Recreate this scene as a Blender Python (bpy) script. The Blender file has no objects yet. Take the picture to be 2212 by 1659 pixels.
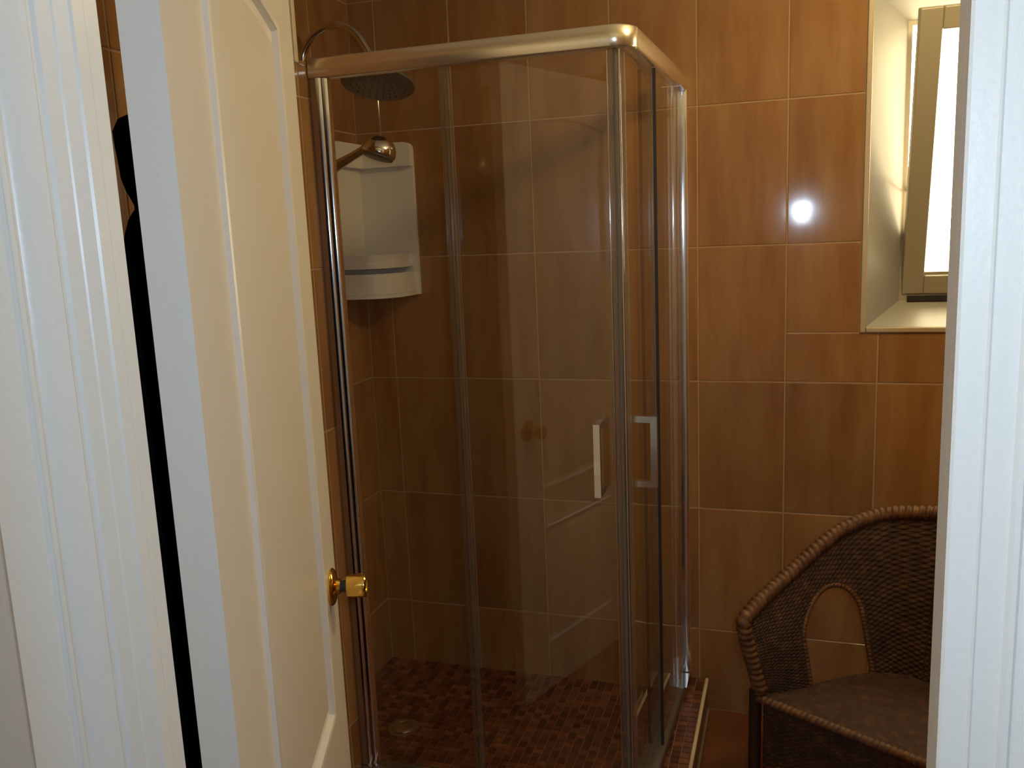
import bpy, bmesh, math, random
from mathutils import Vector, Matrix
random.seed(7)
S = bpy.context.scene
C = S.collection
PI = math.pi

# ------------------------------------------------------------------ camera
CAM = Vector((0.2678, -2.6437, 1.5468))
yaw, pitch, roll = -0.31484, 0.174422, -0.0425547
def cam_axes(a, b, c):
    f = Vector((math.sin(a)*math.cos(b), math.cos(a)*math.cos(b), -math.sin(b)))
    r0 = Vector((math.cos(a), -math.sin(a), 0)); u0 = r0.cross(f)
    return math.cos(c)*r0 + math.sin(c)*u0, -math.sin(c)*r0 + math.cos(c)*u0, f
RX, UY, FW = cam_axes(yaw, pitch, roll)
cd = bpy.data.cameras.new('camera'); cam = bpy.data.objects.new('camera', cd); C.objects.link(cam)
cam.matrix_world = Matrix(((RX.x, UY.x, -FW.x, CAM.x), (RX.y, UY.y, -FW.y, CAM.y), (RX.z, UY.z, -FW.z, CAM.z), (0, 0, 0, 1)))
cd.sensor_width = 36.0; cd.lens = 1883.5/2212*36.0; cd.clip_start = 0.02; cd.clip_end = 100
S.camera = cam
# ------------------------------------------------------------------ sky, lights, exposure
w = bpy.data.worlds.new('sky'); S.world = w; w.use_nodes = True
bg = w.node_tree.nodes['Background']; bg.inputs[0].default_value = (1.0, 0.84, 0.52, 1); bg.inputs[1].default_value = 16.0
S.view_settings.view_transform = 'Standard'; S.view_settings.look = 'None'
S.view_settings.exposure = 0.15; S.view_settings.gamma = 1.0; S.view_settings.use_curve_mapping = False
S.cycles.max_bounces = 14; S.cycles.diffuse_bounces = 6; S.cycles.glossy_bounces = 6
S.cycles.transparent_max_bounces = 24; S.cycles.transmission_bounces = 8
S.cycles.sample_clamp_indirect = 6.0; S.cycles.use_denoising = True
def lamp(name, kind, loc, power, col, size=0.1, rot=None, sy=None):
    d = bpy.data.lights.new(name, kind); d.energy = power; d.color = col
    if kind == 'AREA':
        d.size = size
        if sy: d.shape = 'RECTANGLE'; d.size_y = sy
    else: d.shadow_soft_size = size
    o = bpy.data.objects.new(name, d); o.location = loc
    if rot: o.rotation_euler = rot
    C.objects.link(o); return o
# daylight enters by the tilted window: a portal lets the renderer find the sky behind it
pt = lamp('window_portal', 'AREA', (0.77, 0.22, 1.68), 1, (1, 1, 1), 0.44, (-PI/2, 0, 0), 0.80); pt.data.cycles.is_portal = True
# the small flash of the hand-held camera, just right of and above its lens
lamp('camera_flash', 'POINT', CAM + RX*0.05 + UY*0.04, 12.5, (0.68, 0.86, 1.04), 0.012)
# unseen warm fill lights added: one in the bathroom, one dim in the hall
lamp('bathroom_warm_fill', 'POINT', (0.72, -0.85, 2.30), 17.0, (1.0, 0.75, 0.34), 0.06)
lamp('hall_warm_fill', 'POINT', (-0.95, -2.95, 2.20), 9.5, (1.0, 0.83, 0.55), 0.06)

# ------------------------------------------------------------------ helpers
def tag(o, label=None, cat=None, group=None, kind=None):
    if label: o['label'] = label
    if cat: o['category'] = cat
    if group: o['group'] = group
    if kind: o['kind'] = kind
    return o
def empty(name, loc=(0, 0, 0), rz=0.0):
    o = bpy.data.objects.new(name, None); o.location = loc; o.rotation_euler = (0, 0, rz)
    o.empty_display_size = 0.05; C.objects.link(o); return o
def link(name, me, mat=None, parent=None):
    if mat and not me.materials: me.materials.append(mat)
    o = bpy.data.objects.new(name, me); C.objects.link(o)
    if parent: o.parent = parent
    return o
def mk(name, vs, fs, mat, parent=None, smooth=False):
    me = bpy.data.meshes.new(name); me.from_pydata([tuple(v) for v in vs], [], fs); me.update()
    bm = bmesh.new(); bm.from_mesh(me); bmesh.ops.recalc_face_normals(bm, faces=bm.faces); bm.to_mesh(me); bm.free()
    if smooth:
        me.polygons.foreach_set('use_smooth', [True]*len(me.polygons))
    return link(name, me, mat, parent)
class MB:
    def __init__(s): s.v = []; s.f = []
    def add(s, vs, fs):
        n = len(s.v); s.v += [tuple(v) for v in vs]; s.f += [[i+n for i in f] for f in fs]
    def box(s, x0, x1, y0, y1, z0, z1, b=0.0):
        if b <= 0:
            s.add([(x0,y0,z0),(x1,y0,z0),(x1,y1,z0),(x0,y1,z0),(x0,y0,z1),(x1,y0,z1),(x1,y1,z1),(x0,y1,z1)],
                  [[0,3,2,1],[4,5,6,7],[0,1,5,4],[1,2,6,5],[2,3,7,6],[3,0,4,7]]); return
        bm = bmesh.new(); bmesh.ops.create_cube(bm, size=1.0)
        for v in bm.verts:
            v.co = Vector(((x0+x1)/2+v.co.x*(x1-x0), (y0+y1)/2+v.co.y*(y1-y0), (z0+z1)/2+v.co.z*(z1-z0)))
        bmesh.ops.bevel(bm, geom=bm.edges[:], offset=b, segments=2, affect='EDGES', profile=0.5)
        bm.verts.index_update()
        s.add([v.co.copy() for v in bm.verts], [[v.index for v in f.verts] for f in bm.faces]); bm.free()
    def tube(s, pts, r, n=12, closed=False, caps=True, squash=None):
        pts = [Vector(p) for p in pts]; m = len(pts); rings = []
        up = Vector((0, 0, 1)); nrm = None
        for i in range(m):
            if closed: t = pts[(i+1) % m]-pts[i-1]
            else: t = pts[min(i+1, m-1)]-pts[max(i-1, 0)]
            t.normalize()
            if nrm is None:
                a = up if abs(t.dot(up)) < 0.9 else Vector((1, 0, 0)); nrm = (a-t*a.dot(t)).normalized()
            else:
                nrm = (nrm-t*nrm.dot(t)).normalized()
            bi = t.cross(nrm); rr = r[i] if isinstance(r, (list, tuple)) else r
            rings.append([pts[i]+(nrm*math.cos(2*PI*k/n)+bi*math.sin(2*PI*k/n))*rr for k in range(n)])
        vs = [v for q in rings for v in q]; fs = []
        for i in range(m if closed else m-1):
            j = (i+1) % m
            for k in range(n):
                fs.append([i*n+k, i*n+(k+1) % n, j*n+(k+1) % n, j*n+k])
        if caps and not closed:
            fs.append(list(range(n))[::-1]); fs.append([(m-1)*n+k for k in range(n)])
        s.add(vs, fs)
    def lathe(s, prof, mat4, n=32):       # prof: (radius, along local z)
        vs = []; fs = []
        for (r, z) in prof:
            for k in range(n): vs.append(mat4 @ Vector((r*math.cos(2*PI*k/n), r*math.sin(2*PI*k/n), z)))
        for i in range(len(prof)-1):
            for k in range(n): fs.append([i*n+k, i*n+(k+1) % n, (i+1)*n+(k+1) % n, (i+1)*n+k])
        fs.append(list(range(n))[::-1]); fs.append([(len(prof)-1)*n+k for k in range(n)])
        s.add(vs, fs)
    def prism(s, sec, path):              # sec: closed 2-D section; path: list of (origin, ax, ay)
        n = len(sec); vs = []; fs = []
        for (o, ax, ay) in path:
            for (a, b) in sec: vs.append(Vector(o)+Vector(ax)*a+Vector(ay)*b)
        for i in range(len(path)-1):
            for k in range(n): fs.append([i*n+k, i*n+(k+1) % n, (i+1)*n+(k+1) % n, (i+1)*n+k])
        fs.append(list(range(n))[::-1]); fs.append([(len(path)-1)*n+k for k in range(n)])
        s.add(vs, fs)
    def build(s, name, mat, parent=None, smooth=False, angle=None):
        o = mk(name, s.v, s.f, mat, parent, smooth)
        if angle is not None:
            o.data.polygons.foreach_set('use_smooth', [True]*len(o.data.polygons))
            o.data.set_sharp_from_angle(angle=math.radians(angle))
        return o

# ------------------------------------------------------------------ materials
def nodes(name):
    m = bpy.data.materials.new(name); m.use_nodes = True; nt = m.node_tree
    return m, nt, nt.nodes['Principled BSDF']
def N(nt, t, **kw):
    n = nt.nodes.new(t)
    for k, v in kw.items():
        if k in n.inputs: n.inputs[k].default_value = v
        else: setattr(n, k, v)
    return n
def plain(name, col, rough=0.5, metal=0.0, bump=0.0, bscale=60.0, var=0.06, spec=0.5, coat=0.0):
    m, nt, b = nodes(name)
    tc = N(nt, 'ShaderNodeTexCoord'); no = N(nt, 'ShaderNodeTexNoise'); no.inputs['Scale'].default_value = bscale; no.inputs['Detail'].default_value = 3
    nt.links.new(tc.outputs['Object'], no.inputs['Vector'])
    mx = N(nt, 'ShaderNodeMix', data_type='RGBA'); mx.inputs[6].default_value = (*[c*(1-var) for c in col], 1); mx.inputs[7].default_value = (*[min(1, c*(1+var)) for c in col], 1)
    nt.links.new(no.outputs['Fac'], mx.inputs[0]); nt.links.new(mx.outputs[2], b.inputs['Base Color'])
    b.inputs['Roughness'].default_value = rough; b.inputs['Metallic'].default_value = metal
    b.inputs['Specular IOR Level'].default_value = spec; b.inputs['Coat Weight'].default_value = coat
    if bump:
        bp = N(nt, 'ShaderNodeBump'); bp.inputs['Strength'].default_value = bump; bp.inputs['Distance'].default_value = 0.002
        nt.links.new(no.outputs['Fac'], bp.inputs['Height']); nt.links.new(bp.outputs[0], b.inputs['Normal'])
    return m
def tile_mat(name, c1, c2, c3, rough=0.12, vscale=(14, 14, 2.2), rv=0.16):
    m, nt, b = nodes(name)
    tc = N(nt, 'ShaderNodeTexCoord'); oi = N(nt, 'ShaderNodeObjectInfo')
    ml = N(nt, 'ShaderNodeVectorMath', operation='MULTIPLY'); ml.inputs[1].default_value = vscale
    nt.links.new(tc.outputs['Object'], ml.inputs[0])
    r9 = N(nt, 'ShaderNodeMath', operation='MULTIPLY'); r9.inputs[1].default_value = 37.0; nt.links.new(oi.outputs['Random'], r9.inputs[0])
    ad = N(nt, 'ShaderNodeVectorMath', operation='ADD'); nt.links.new(ml.outputs[0], ad.inputs[0]); nt.links.new(r9.outputs[0], ad.inputs[1])
    n1 = N(nt, 'ShaderNodeTexNoise'); n1.inputs['Scale'].default_value = 1.0; n1.inputs['Detail'].default_value = 5; n1.inputs['Roughness'].default_value = 0.6
    nt.links.new(ad.outputs[0], n1.inputs['Vector'])
    cr = N(nt, 'ShaderNodeValToRGB'); e = cr.color_ramp.elements
    e[0].position = 0.30; e[0].color = (*c1, 1); e[1].position = 0.72; e[1].color = (*c3, 1); x = e.new(0.5); x.color = (*c2, 1)
    nt.links.new(n1.outputs['Fac'], cr.inputs[0])
    hv = N(nt, 'ShaderNodeHueSaturation'); mr = N(nt, 'ShaderNodeMapRange'); mr.inputs[3].default_value = 1-rv; mr.inputs[4].default_value = 1+rv*0.4
    nt.links.new(oi.outputs['Random'], mr.inputs[0]); nt.links.new(mr.outputs[0], hv.inputs['Value']); nt.links.new(cr.outputs[0], hv.inputs['Color'])
    nt.links.new(hv.outputs[0], b.inputs['Base Color']); b.inputs['Roughness'].default_value = rough; b.inputs['IOR'].default_value = 1.5
    n2 = N(nt, 'ShaderNodeTexNoise'); n2.inputs['Scale'].default_value = 9.0; nt.links.new(tc.outputs['Object'], n2.inputs['Vector'])
    bp = N(nt, 'ShaderNodeBump'); bp.inputs['Strength'].default_value = 0.05; bp.inputs['Distance'].default_value = 0.004
    nt.links.new(n2.outputs['Fac'], bp.inputs['Height']); nt.links.new(bp.outputs[0], b.inputs['Normal'])
    return m
def glass_mat(name, tint, ior=1.5, rough=0.0, milky=0.0, milkcol=(0.8, 0.8, 0.8)):
    m = bpy.data.materials.new(name); m.use_nodes = True; nt = m.node_tree; nt.nodes.clear()
    out = N(nt, 'ShaderNodeOutputMaterial'); tr = N(nt, 'ShaderNodeBsdfTransparent'); tr.inputs[0].default_value = (*tint, 1)
    gl = N(nt, 'ShaderNodeBsdfGlossy'); gl.inputs[0].default_value = (1, 1, 1, 1); gl.inputs['Roughness'].default_value = rough
    fr = N(nt, 'ShaderNodeFresnel'); fr.inputs[0].default_value = ior
    geo = N(nt, 'ShaderNodeNewGeometry')
    mx = N(nt, 'ShaderNodeMixShader')
    # the same reflectance from both faces of the sheet
    m1 = N(nt, 'ShaderNodeMapRange'); nt.links.new(geo.outputs['Backfacing'], m1.inputs[0]); m1.inputs[3].default_value = ior; m1.inputs[4].default_value = 1.0/ior
    lw = N(nt, 'ShaderNodeLayerWeight'); lw.inputs[0].default_value = 0.5
    pw = N(nt, 'ShaderNodeMath', operation='POWER'); pw.inputs[1].default_value = 5.0; nt.links.new(lw.outputs['Facing'], pw.inputs[0])
    sc = N(nt, 'ShaderNodeMath', operation='MULTIPLY_ADD'); sc.inputs[1].default_value = 0.95; sc.inputs[2].default_value = 0.045; nt.links.new(pw.outputs[0], sc.inputs[0])
    nt.nodes.remove(fr); nt.nodes.remove(m1); nt.nodes.remove(geo)
    nt.links.new(sc.outputs[0], mx.inputs[0]); nt.links.new(tr.outputs[0], mx.inputs[1]); nt.links.new(gl.outputs[0], mx.inputs[2])
    last = mx
    if milky > 0:
        df = N(nt, 'ShaderNodeBsdfDiffuse'); df.inputs[0].default_value = (*milkcol, 1)
        m2 = N(nt, 'ShaderNodeMixShader'); m2.inputs[0].default_value = milky
        nt.links.new(mx.outputs[0], m2.inputs[1]); nt.links.new(df.outputs[0], m2.inputs[2]); last = m2
    nt.links.new(last.outputs[0], out.inputs[0]); return m

M = {}
M['tile'] = tile_mat('terracotta_tile', (0.27, 0.118, 0.042), (0.325, 0.162, 0.062), (0.37, 0.205, 0.084), 0.09)
M['grout'] = plain('tile_grout', (0.41, 0.275, 0.155), 0.9, bump=0.2, bscale=300)
M['mosaic'] = tile_mat('mosaic_tile', (0.13, 0.036, 0.017), (0.165, 0.052, 0.023), (0.23, 0.085, 0.042), 0.3, (30, 30, 30), 0.55)
M['mgrout'] = plain('mosaic_grout', (0.24, 0.16, 0.10), 0.9, bump=0.2, bscale=300)
M['floor'] = tile_mat('floor_tile', (0.15, 0.045, 0.017), (0.18, 0.060, 0.023), (0.21, 0.08, 0.032), 0.22, (6, 6, 6))
M['plaster'] = plain('white_plaster', (0.72, 0.70, 0.66), 0.9, bump=0.15, bscale=120, var=0.03)
M['paint'] = plain('white_gloss_paint', (0.76, 0.75, 0.72), 0.34, bump=0.10, bscale=220, var=0.03)
M['doorpaint'] = plain('door_paint', (0.78, 0.745, 0.69), 0.34, bump=0.12, bscale=220, var=0.03)
M['alu'] = plain('satin_aluminium', (0.93, 0.85, 0.64), 0.25, 0.88, var=0.02, bscale=20)
M['profile'] = plain('polished_profile', (0.74, 0.76, 0.78), 0.11, 1.0, var=0.02, bscale=20)
M['track'] = plain('grey_track_aluminium', (0.34, 0.32, 0.30), 0.35, 0.9, var=0.03)
M['bronze'] = plain('brown_anodised_profile', (0.45, 0.25, 0.11), 0.35, 0.25, var=0.03)
M['rubgrey'] = plain('grey_magnet_strip', (0.16, 0.14, 0.12), 0.4)
M['chrome'] = plain('chrome', (0.78, 0.77, 0.75), 0.10, 1.0, var=0.02)
M['dchrome'] = plain('dark_shower_face', (0.10, 0.10, 0.10), 0.45, 0.3, var=0.1, bscale=200)
M['brass'] = plain('polished_brass', (0.78, 0.52, 0.12), 0.13, 1.0, var=0.03)
M['black'] = plain('black_terry', (0.006, 0.004, 0.007), 0.95, bump=0.6, bscale=260, var=0.3, spec=0.1)
M['rubber'] = plain('dark_gasket', (0.02, 0.015, 0.02), 0.6)
M['pvc'] = plain('taupe_window_frame', (0.38, 0.34, 0.26), 0.35, var=0.02)
M['reveal'] = plain('grey_satin_reveal', (0.34, 0.325, 0.29), 0.32, var=0.02)
M['trim'] = plain('cream_tile_trim', (0.72, 0.60, 0.42), 0.3, var=0.03)
M['wtrim'] = plain('cream_window_trim', (0.50, 0.40, 0.27), 0.3, var=0.03)
M['plastic'] = plain('white_shelf_plastic', (0.74, 0.72, 0.66), 0.35, var=0.02)
M['ceiling'] = plain('ceiling_paint', (0.80, 0.78, 0.74), 0.9, var=0.02)
M['hall'] = plain('hall_wall_paint', (0.55, 0.53, 0.52), 0.9, bump=0.1, var=0.03)
M['glass'] = glass_mat('shower_glass', (0.982, 0.985, 0.975))
M['pane'] = glass_mat('window_glass', (0.97, 0.98, 0.97))
M['seal'] = glass_mat('clear_seal', (0.80, 0.78, 0.72), rough=0.15, milky=0.07, milkcol=(0.75, 0.70, 0.62))
M['rim'] = tile_mat('wicker_lit_rim', (0.060, 0.020, 0.007), (0.11, 0.042, 0.013), (0.20, 0.085, 0.026), 0.6, (40, 40, 40), 0.1)  # lighter wicker copy with the rim's warm light put into its colour
M['wicker'] = tile_mat('wicker', (0.022, 0.007, 0.003), (0.045, 0.015, 0.0055), (0.095, 0.036, 0.012), 0.8, (40, 40, 40), 0.1)
M['darkwood'] = plain('dark_rattan_pole', (0.025, 0.010, 0.006), 0.5)

# ------------------------------------------------------------------ room constants
ZC = 2.42
XL, XLs, XR = -0.83, -1.09, 2.20           # bathroom left wall, shower recess wall, right wall
YF = -1.935                                # bathroom side of the door wall
YH = -2.011                                # hall side
XJL, XJR = -0.315, 0.371                   # jamb faces
ZD = 2.04                                  # door head
TT = 0.008                                 # tile thickness
WX0, WX1, WZ0, WZ1 = 0.466, 1.07, 1.235, 2.14   # window reveal opening at the wall face
TR = 0.016

def struct(o): o['kind'] = 'structure'; return o
# ---- tiles: a chamfered plate of size a x b, lying in local XZ, face towards -Y
TILES = {}
def tile_mesh(a, b, key, th=TT, ch=0.0016):
    k = (round(a, 4), round(b, 4), key, th)
    if k in TILES: return TILES[k]
    h, v = a/2, b/2; c = ch
    vs = [(-h,0,-v),(h,0,-v),(h,0,v),(-h,0,v),(-h,-th+c,-v),(h,-th+c,-v),(h,-th+c,v),(-h,-th+c,v),
          (-h+c,-th,-v+c),(h-c,-th,-v+c),(h-c,-th,v-c),(-h+c,-th,v-c)]
    fs = [[0,1,5,4],[1,2,6,5],[2,3,7,6],[3,0,4,7],[4,5,9,8],[5,6,10,9],[6,7,11,10],[7,4,8,11],[8,9,10,11]]
    me = bpy.data.meshes.new('tile'); me.from_pydata(vs, [], fs); me.update(); me.materials.append(M[key]); TILES[k] = me
    return me
G = 0.0036
def lay(parent, u0, u1, us, zs, place, holes=(), key='tile', rz=0.0):
    """tiles between the joints us x zs, clipped to u0..u1 and around holes (u0,u1,z0,z1)"""
    for i in range(len(us)-1):
        for j in range(len(zs)-1):
            rects = [(max(us[i], u0), min(us[i+1], u1), zs[j], zs[j+1])]
            for h in holes:
                nr = []
                for (a, b, c, d) in rects:
                    if b <= h[0] or a >= h[1] or d <= h[2] or c >= h[3]: nr.append((a, b, c, d)); continue
                    if c < h[2]: nr.append((a, b, c, h[2]))
                    if d > h[3]: nr.append((a, b, h[3], d))
                    cc, dd = max(c, h[2]), min(d, h[3])
                    if a < h[0]: nr.append((a, h[0], cc, dd))
                    if b > h[1]: nr.append((h[1], b, cc, dd))
                rects = nr
            for (a, b, c, d) in rects:
                if b-a < 0.012 or d-c < 0.012: continue
                o = link('tile', tile_mesh(b-a-G, d-c-G, key), None, parent)
                o.location = place((a+b)/2, (c+d)/2); o.rotation_euler = (0, 0, rz)
ZS = [0.0]+[1.874-0.4*j for j in range(4, -2, -1)]+[ZC]     # 0, .274, .674 ... 2.274, ceiling
# ---- back wall with the window hole
mb = MB()
hx0, hx1, hz0, hz1 = WX0-0.01, WX1+0.01, WZ0-0.01, WZ1+0.01
for (a, b, c, d) in ((XLs-0.1, hx0, -0.1, ZC), (hx1, XR+0.1, -0.1, ZC), (hx0, hx1, -0.1, hz0), (hx0, hx1, hz1, ZC)):
    mb.box(a, b, 0.0014, 0.20, c, d)
wb = struct(mb.build('wall_back', M['grout']))
lay(wb, XLs, XR, [0.25*i for i in range(-5, 10)], ZS, lambda u, z: (u, TT, z), [(WX0-TR, WX1+TR, WZ0-TR, WZ1+TR)])
# ---- left wall: bathroom part, recessed shower part, low return
mb = MB()
mb.box(XLs-0.1, XL-0.0014, YF, -0.775, -0.1, ZC)          # wall in front of the shower
mb.box(XLs-0.1, XL-0.0014, -0.775, -0.69, -0.1, 1.948)    # low return the shower frame is fixed to
wl = struct(mb.build('wall_left', M['grout']))
mb = MB(); mb.box(XLs-0.12, XLs-0.0014, -0.6899, 0.0, -0.1, ZC); mb.box(XLs-0.12, XLs-0.0014, -0.7749, -0.69, 1.949, ZC)
ws = struct(mb.build('wall_shower', M['grout']))
YS = [-1.377+0.25*k for k in range(-3, 4)]
lay(wl, YF, -0.775, YS, ZS, lambda u, z: (XL-TT, u, z), rz=PI/2)
for z0, z1 in zip([0.0, 0.274, 0.674, 1.074, 1.474, 1.874], [0.274, 0.674, 1.074, 1.474, 1.874, 1.948]):
    o = link('tile', tile_mesh(0.085-G, z1-z0-G, 'tile'), None, wl); o.location = (XL-TT, -0.7325, (z0+z1)/2); o.rotation_euler = (0, 0, PI/2)
lay(ws, -0.69, 0.0, [-0.75, -0.5, -0.25, 0.0], ZS, lambda u, z: (XLs-TT, u, z), rz=PI/2)
t = MB(); t.box(XL-0.012, XL+0.004, -0.787, -0.771, 1.948, ZC, 0.003); t.build('edge_trim', M['trim'], wl)
t = MB(); t.box(XLs, XL, -0.775, -0.69, 1.946, 1.957, 0.002); t.build('ledge_tile', M['tile'], wl)
# ---- right wall, door wall, ceiling, floors
wr = MB(); wr.box(XR, XR+0.1, YF-0.0, 0.0014, -0.1, ZC); wr = struct(wr.build('wall_right', M['grout']))
lay(wr, YF, 0.0, [-2.0+0.25*k for k in range(9)], ZS, lambda u, z: (XR+0.002, u, z), rz=-PI/2)
mb = MB()
mb.box(XLs-0.1, XJL-0.0605, YH+0.024, YF, -0.1, ZC); mb.box(XJR+0.0605, XR+0.1, YH+0.024, YF, -0.1, ZC); mb.box(XJL-0.0605, XJR+0.0605, YH+0.024, YF, ZD+0.035, ZC)
wf = struct(mb.build('wall_front', M['grout']))
for (a, b) in ((XL, XJL-0.09), (XJR+0.09, XR)):
    us = [a]+[u for u in [-0.75+0.25*i for i in range(14)] if a+0.02 < u < b-0.02]+[b]
    lay(wf, a, b, us, [q for q in ZS if q < 2.1], lambda u, z: (u, YF-0.0015, z), rz=PI)
b = MB(); b.box(XLs, XJL-0.0606, YF, YF+0.003, 2.074, ZC); b.box(XJR+0.0606, XR, YF, YF+0.003, 2.074, ZC); b.box(XJL-0.0605, XJR+0.0605, YF, YF+0.003, ZD+0.0605, ZC); b.build('reflector_band', M['plaster'], wf)  # unseen white band, added so the top rail has something brighter to reflect
# hall side of the door wall, painted
mb = MB()
mb.box(-1.2, XJL-0.0605, YH+0.014, YH+0.0235, 0, ZC); mb.box(XJR+0.0605, 2.3, YH+0.014, YH+0.0235, 0, ZC); mb.box(XJL-0.0605, XJR+0.0605, YH+0.014, YH+0.0235, ZD+0.035, ZC)
struct(mb.build('wall_hall_front', M['hall']))
mb = MB(); mb.box(-1.3, -1.2, -4.6, YH, 0, ZC); struct(mb.build('wall_hall_left', M['hall']))
mb = MB(); mb.box(1.5, 1.6, -4.6, YH, 0, ZC); struct(mb.build('wall_hall_right', M['hall']))
mb = MB(); mb.box(-1.3, 1.6, -4.7, -4.6, 0, ZC); struct(mb.build('wall_hall_back', M['hall']))
mb = MB(); mb.box(-1.35, 2.4, -4.7, 0.2, ZC, ZC+0.1); struct(mb.build('ceiling', M['ceiling']))
fl = MB(); fl.box(-1.35, 2.4, -4.7, 0.2, -0.1, -0.006); fl = struct(fl.build('floor', M['mgrout']))
fm = {}
def floor_tile(x0, x1, y0, y1):
    o = link('tile', tile_mesh(x1-x0-0.003, y1-y0-0.003, 'floor'), None, fl)
    o.location = ((x0+x1)/2, (y0+y1)/2, -0.008); o.rotation_euler = (-PI/2, 0, 0)
xs = [0.03+0.33*k for k in range(-3, 8)]; ys = [-0.33*k for k in range(0, 15)]
for i in range(len(xs)-1):
    for j in range(len(ys)-1):
        x0, x1, y1, y0 = xs[i], min(xs[i+1], XR), ys[j], ys[j+1]
        if x1-x0 < 0.02 or y0 < -4.6: continue
        if x1 <= 0.031 and y0 > -0.79: continue
        if x1 <= 0.031 and y1 > -0.785: y1 = -0.787
        if x0 < XL and y1 > YF: x0 = XL
        if x1-x0 > 0.02 and y1-y0 > 0.02: floor_tile(x0, x1, y0, y1)

# ------------------------------------------------------------------ window
win = struct(empty('window_1', (0.77, 0.1, WZ0)))
def wpart(mbx, name, mat, **k):
    mbx.v = [(x-0.77, y-0.1, z-WZ0) for (x, y, z) in mbx.v]
    return mbx.build(name, mat, win, **k)
IX0, IX1, IZ0, IZ1, IY = 0.562, 0.975, 1.300, 2.066, 0.105    # inner end of the splayed reveal
o4 = [(WX0, 0, WZ0), (WX1, 0, WZ0), (WX1, 0, WZ1), (WX0, 0, WZ1)]
i4 = [(IX0, IY, IZ0), (IX1, IY, IZ0), (IX1, IY, IZ1), (IX0, IY, IZ1)]
nm = ['sill', 'reveal', 'lintel', 'reveal']
for k in range(4):
    j = (k+1) % 4; back = [Vector(o4[k]), Vector(o4[j]), Vector(i4[j]), Vector(i4[k])]
    ctr = Vector((0.77, 0.05, 1.68)); off = []
    for q in back:
        d = Vector((q.x-ctr.x, 0, q.z-ctr.z)); off.append(q+Vector((math.copysign(0.012, d.x), 0.002, math.copysign(0.012, d.z))))
    b = MB(); b.add(back+off, [[0,1,2,3],[7,6,5,4],[0,4,5,1],[1,5,6,2],[2,6,7,3],[3,7,4,0]]); wpart(b, nm[k], M['reveal'])
for (a, b_, c, d) in ((WX0-TR, WX0, WZ0-TR, WZ1+TR), (WX1, WX1+TR, WZ0-TR, WZ1+TR), (WX0, WX1, WZ0-TR, WZ0), (WX0, WX1, WZ1, WZ1+TR)):
    b = MB(); b.box(a+0.0006, b_-0.0006, -0.006, 0.012, c+0.0006, d-0.0006, 0.003); wpart(b, 'trim_strip', M['wtrim'])
# fixed frame
fw_ = 0.014
b = MB(); 
for (a, b_, c, d) in ((IX0-0.03, IX0+0.011, IZ0-0.03, IZ1+0.03), (IX1-0.011, IX1+0.03, IZ0-0.03, IZ1+0.03), (IX0+0.011, IX1-0.011, IZ0-0.03, IZ0+0.024), (IX0+0.011, IX1-0.011, IZ1-0.012, IZ1+0.03)):
    b.box(a, b_, IY, IY+0.05, c, d)
wpart(b, 'fixed_frame', M['pvc'])
# tilted sash, hinged at its bottom edge
TILT = math.radians(14.0)
SX0, SX1, SH, ST = IX0+0.006, IX1-0.006, 0.765, 0.045
hz, hy = IZ0+0.016, IY-0.004
def sash_pt(x, y, z):    # y: 0 = room face, z up the sash
    c, s_ = math.cos(TILT), math.sin(TILT)
    return (x, hy+y*c-z*s_, hz+z*c+y*s_)
def sash_box(name, x0, x1, z0, z1, y0, y1, mat, bev=0.0):
    b = MB(); b.box(x0, x1, y0, y1, z0, z1, bev); b.v = [sash_pt(*v) for v in b.v]; return wpart(b, name, mat)
SW = 0.056
sash_box('sash_stile', SX0, SX0+SW, 0, SH, 0, ST, M['pvc'], 0.004); sash_box('sash_stile', SX1-SW, SX1, 0, SH, 0, ST, M['pvc'], 0.004)
sash_box('sash_rail', SX0+SW, SX1-SW, 0, SW, 0, ST, M['pvc'], 0.004); sash_box('sash_rail', SX0+SW, SX1-SW, SH-SW, SH, 0, ST, M['pvc'], 0.004)
sash_box('glazing_bead', SX0+SW, SX1-SW, SW, SW+0.008, 0.010, 0.030, M['pvc'])
sash_box('pane', SX0+SW-0.004, SX1-SW+0.004, SW-0.004, SH-SW+0.004, 0.018, 0.024, M['pane'])
b = MB(); b.box(SX0+0.015, SX1-0.10, IY-0.012, IY+0.0, IZ0-0.002, IZ0+0.013); wpart(b, 'gasket', M['rubber'])
b = MB(); b.tube([sash_pt(SX0+0.002, 0.03, 0.36), (IX0+0.012, IY+0.01, IZ0+0.30)], 0.004, 8); wpart(b, 'stay_arm', M['chrome'])

# ------------------------------------------------------------------ door frame (hall casings and jambs) and door
def casing(name, xin, sgn, label=None):
    # section: a = away from the opening, b = out of the wall into the hall
    sec = [(0, 0), (0, 0.013), (0.002, 0.015), (0.018, 0.015), (0.0195, 0.0165), (0.021, 0.015), (0.0375, 0.015), (0.040, 0.0185), (0.0435, 0.0185), (0.046, 0.015),
           (0.052, 0.0165), (0.058, 0.0190), (0.066, 0.0225), (0.0715, 0.025), (0.0745, 0.0285), (0.0775, 0.0285), (0.0805, 0.0255), (0.0880, 0.0265), (0.0895, 0.031), (0.0925, 0.0325), (0.142, 0.0325), (0.146, 0.029), (0.146, 0)]
    b = MB()
    b.prism(sec, [((xin, YH+0.014, z), (sgn, 0, 0), (0, -1, 0)) for z in (0.0, ZD+0.17)])
    return struct(b.build(name, M['paint'], None, angle=40))
casing('trim_1', XJL, -1); casing('trim_2', XJR, 1)
b = MB(); b.box(XJL, XJR, YH-0.016, YH+0.014, ZD, ZD+0.168, 0.004); struct(b.build('trim_3', M['paint']))
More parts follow.
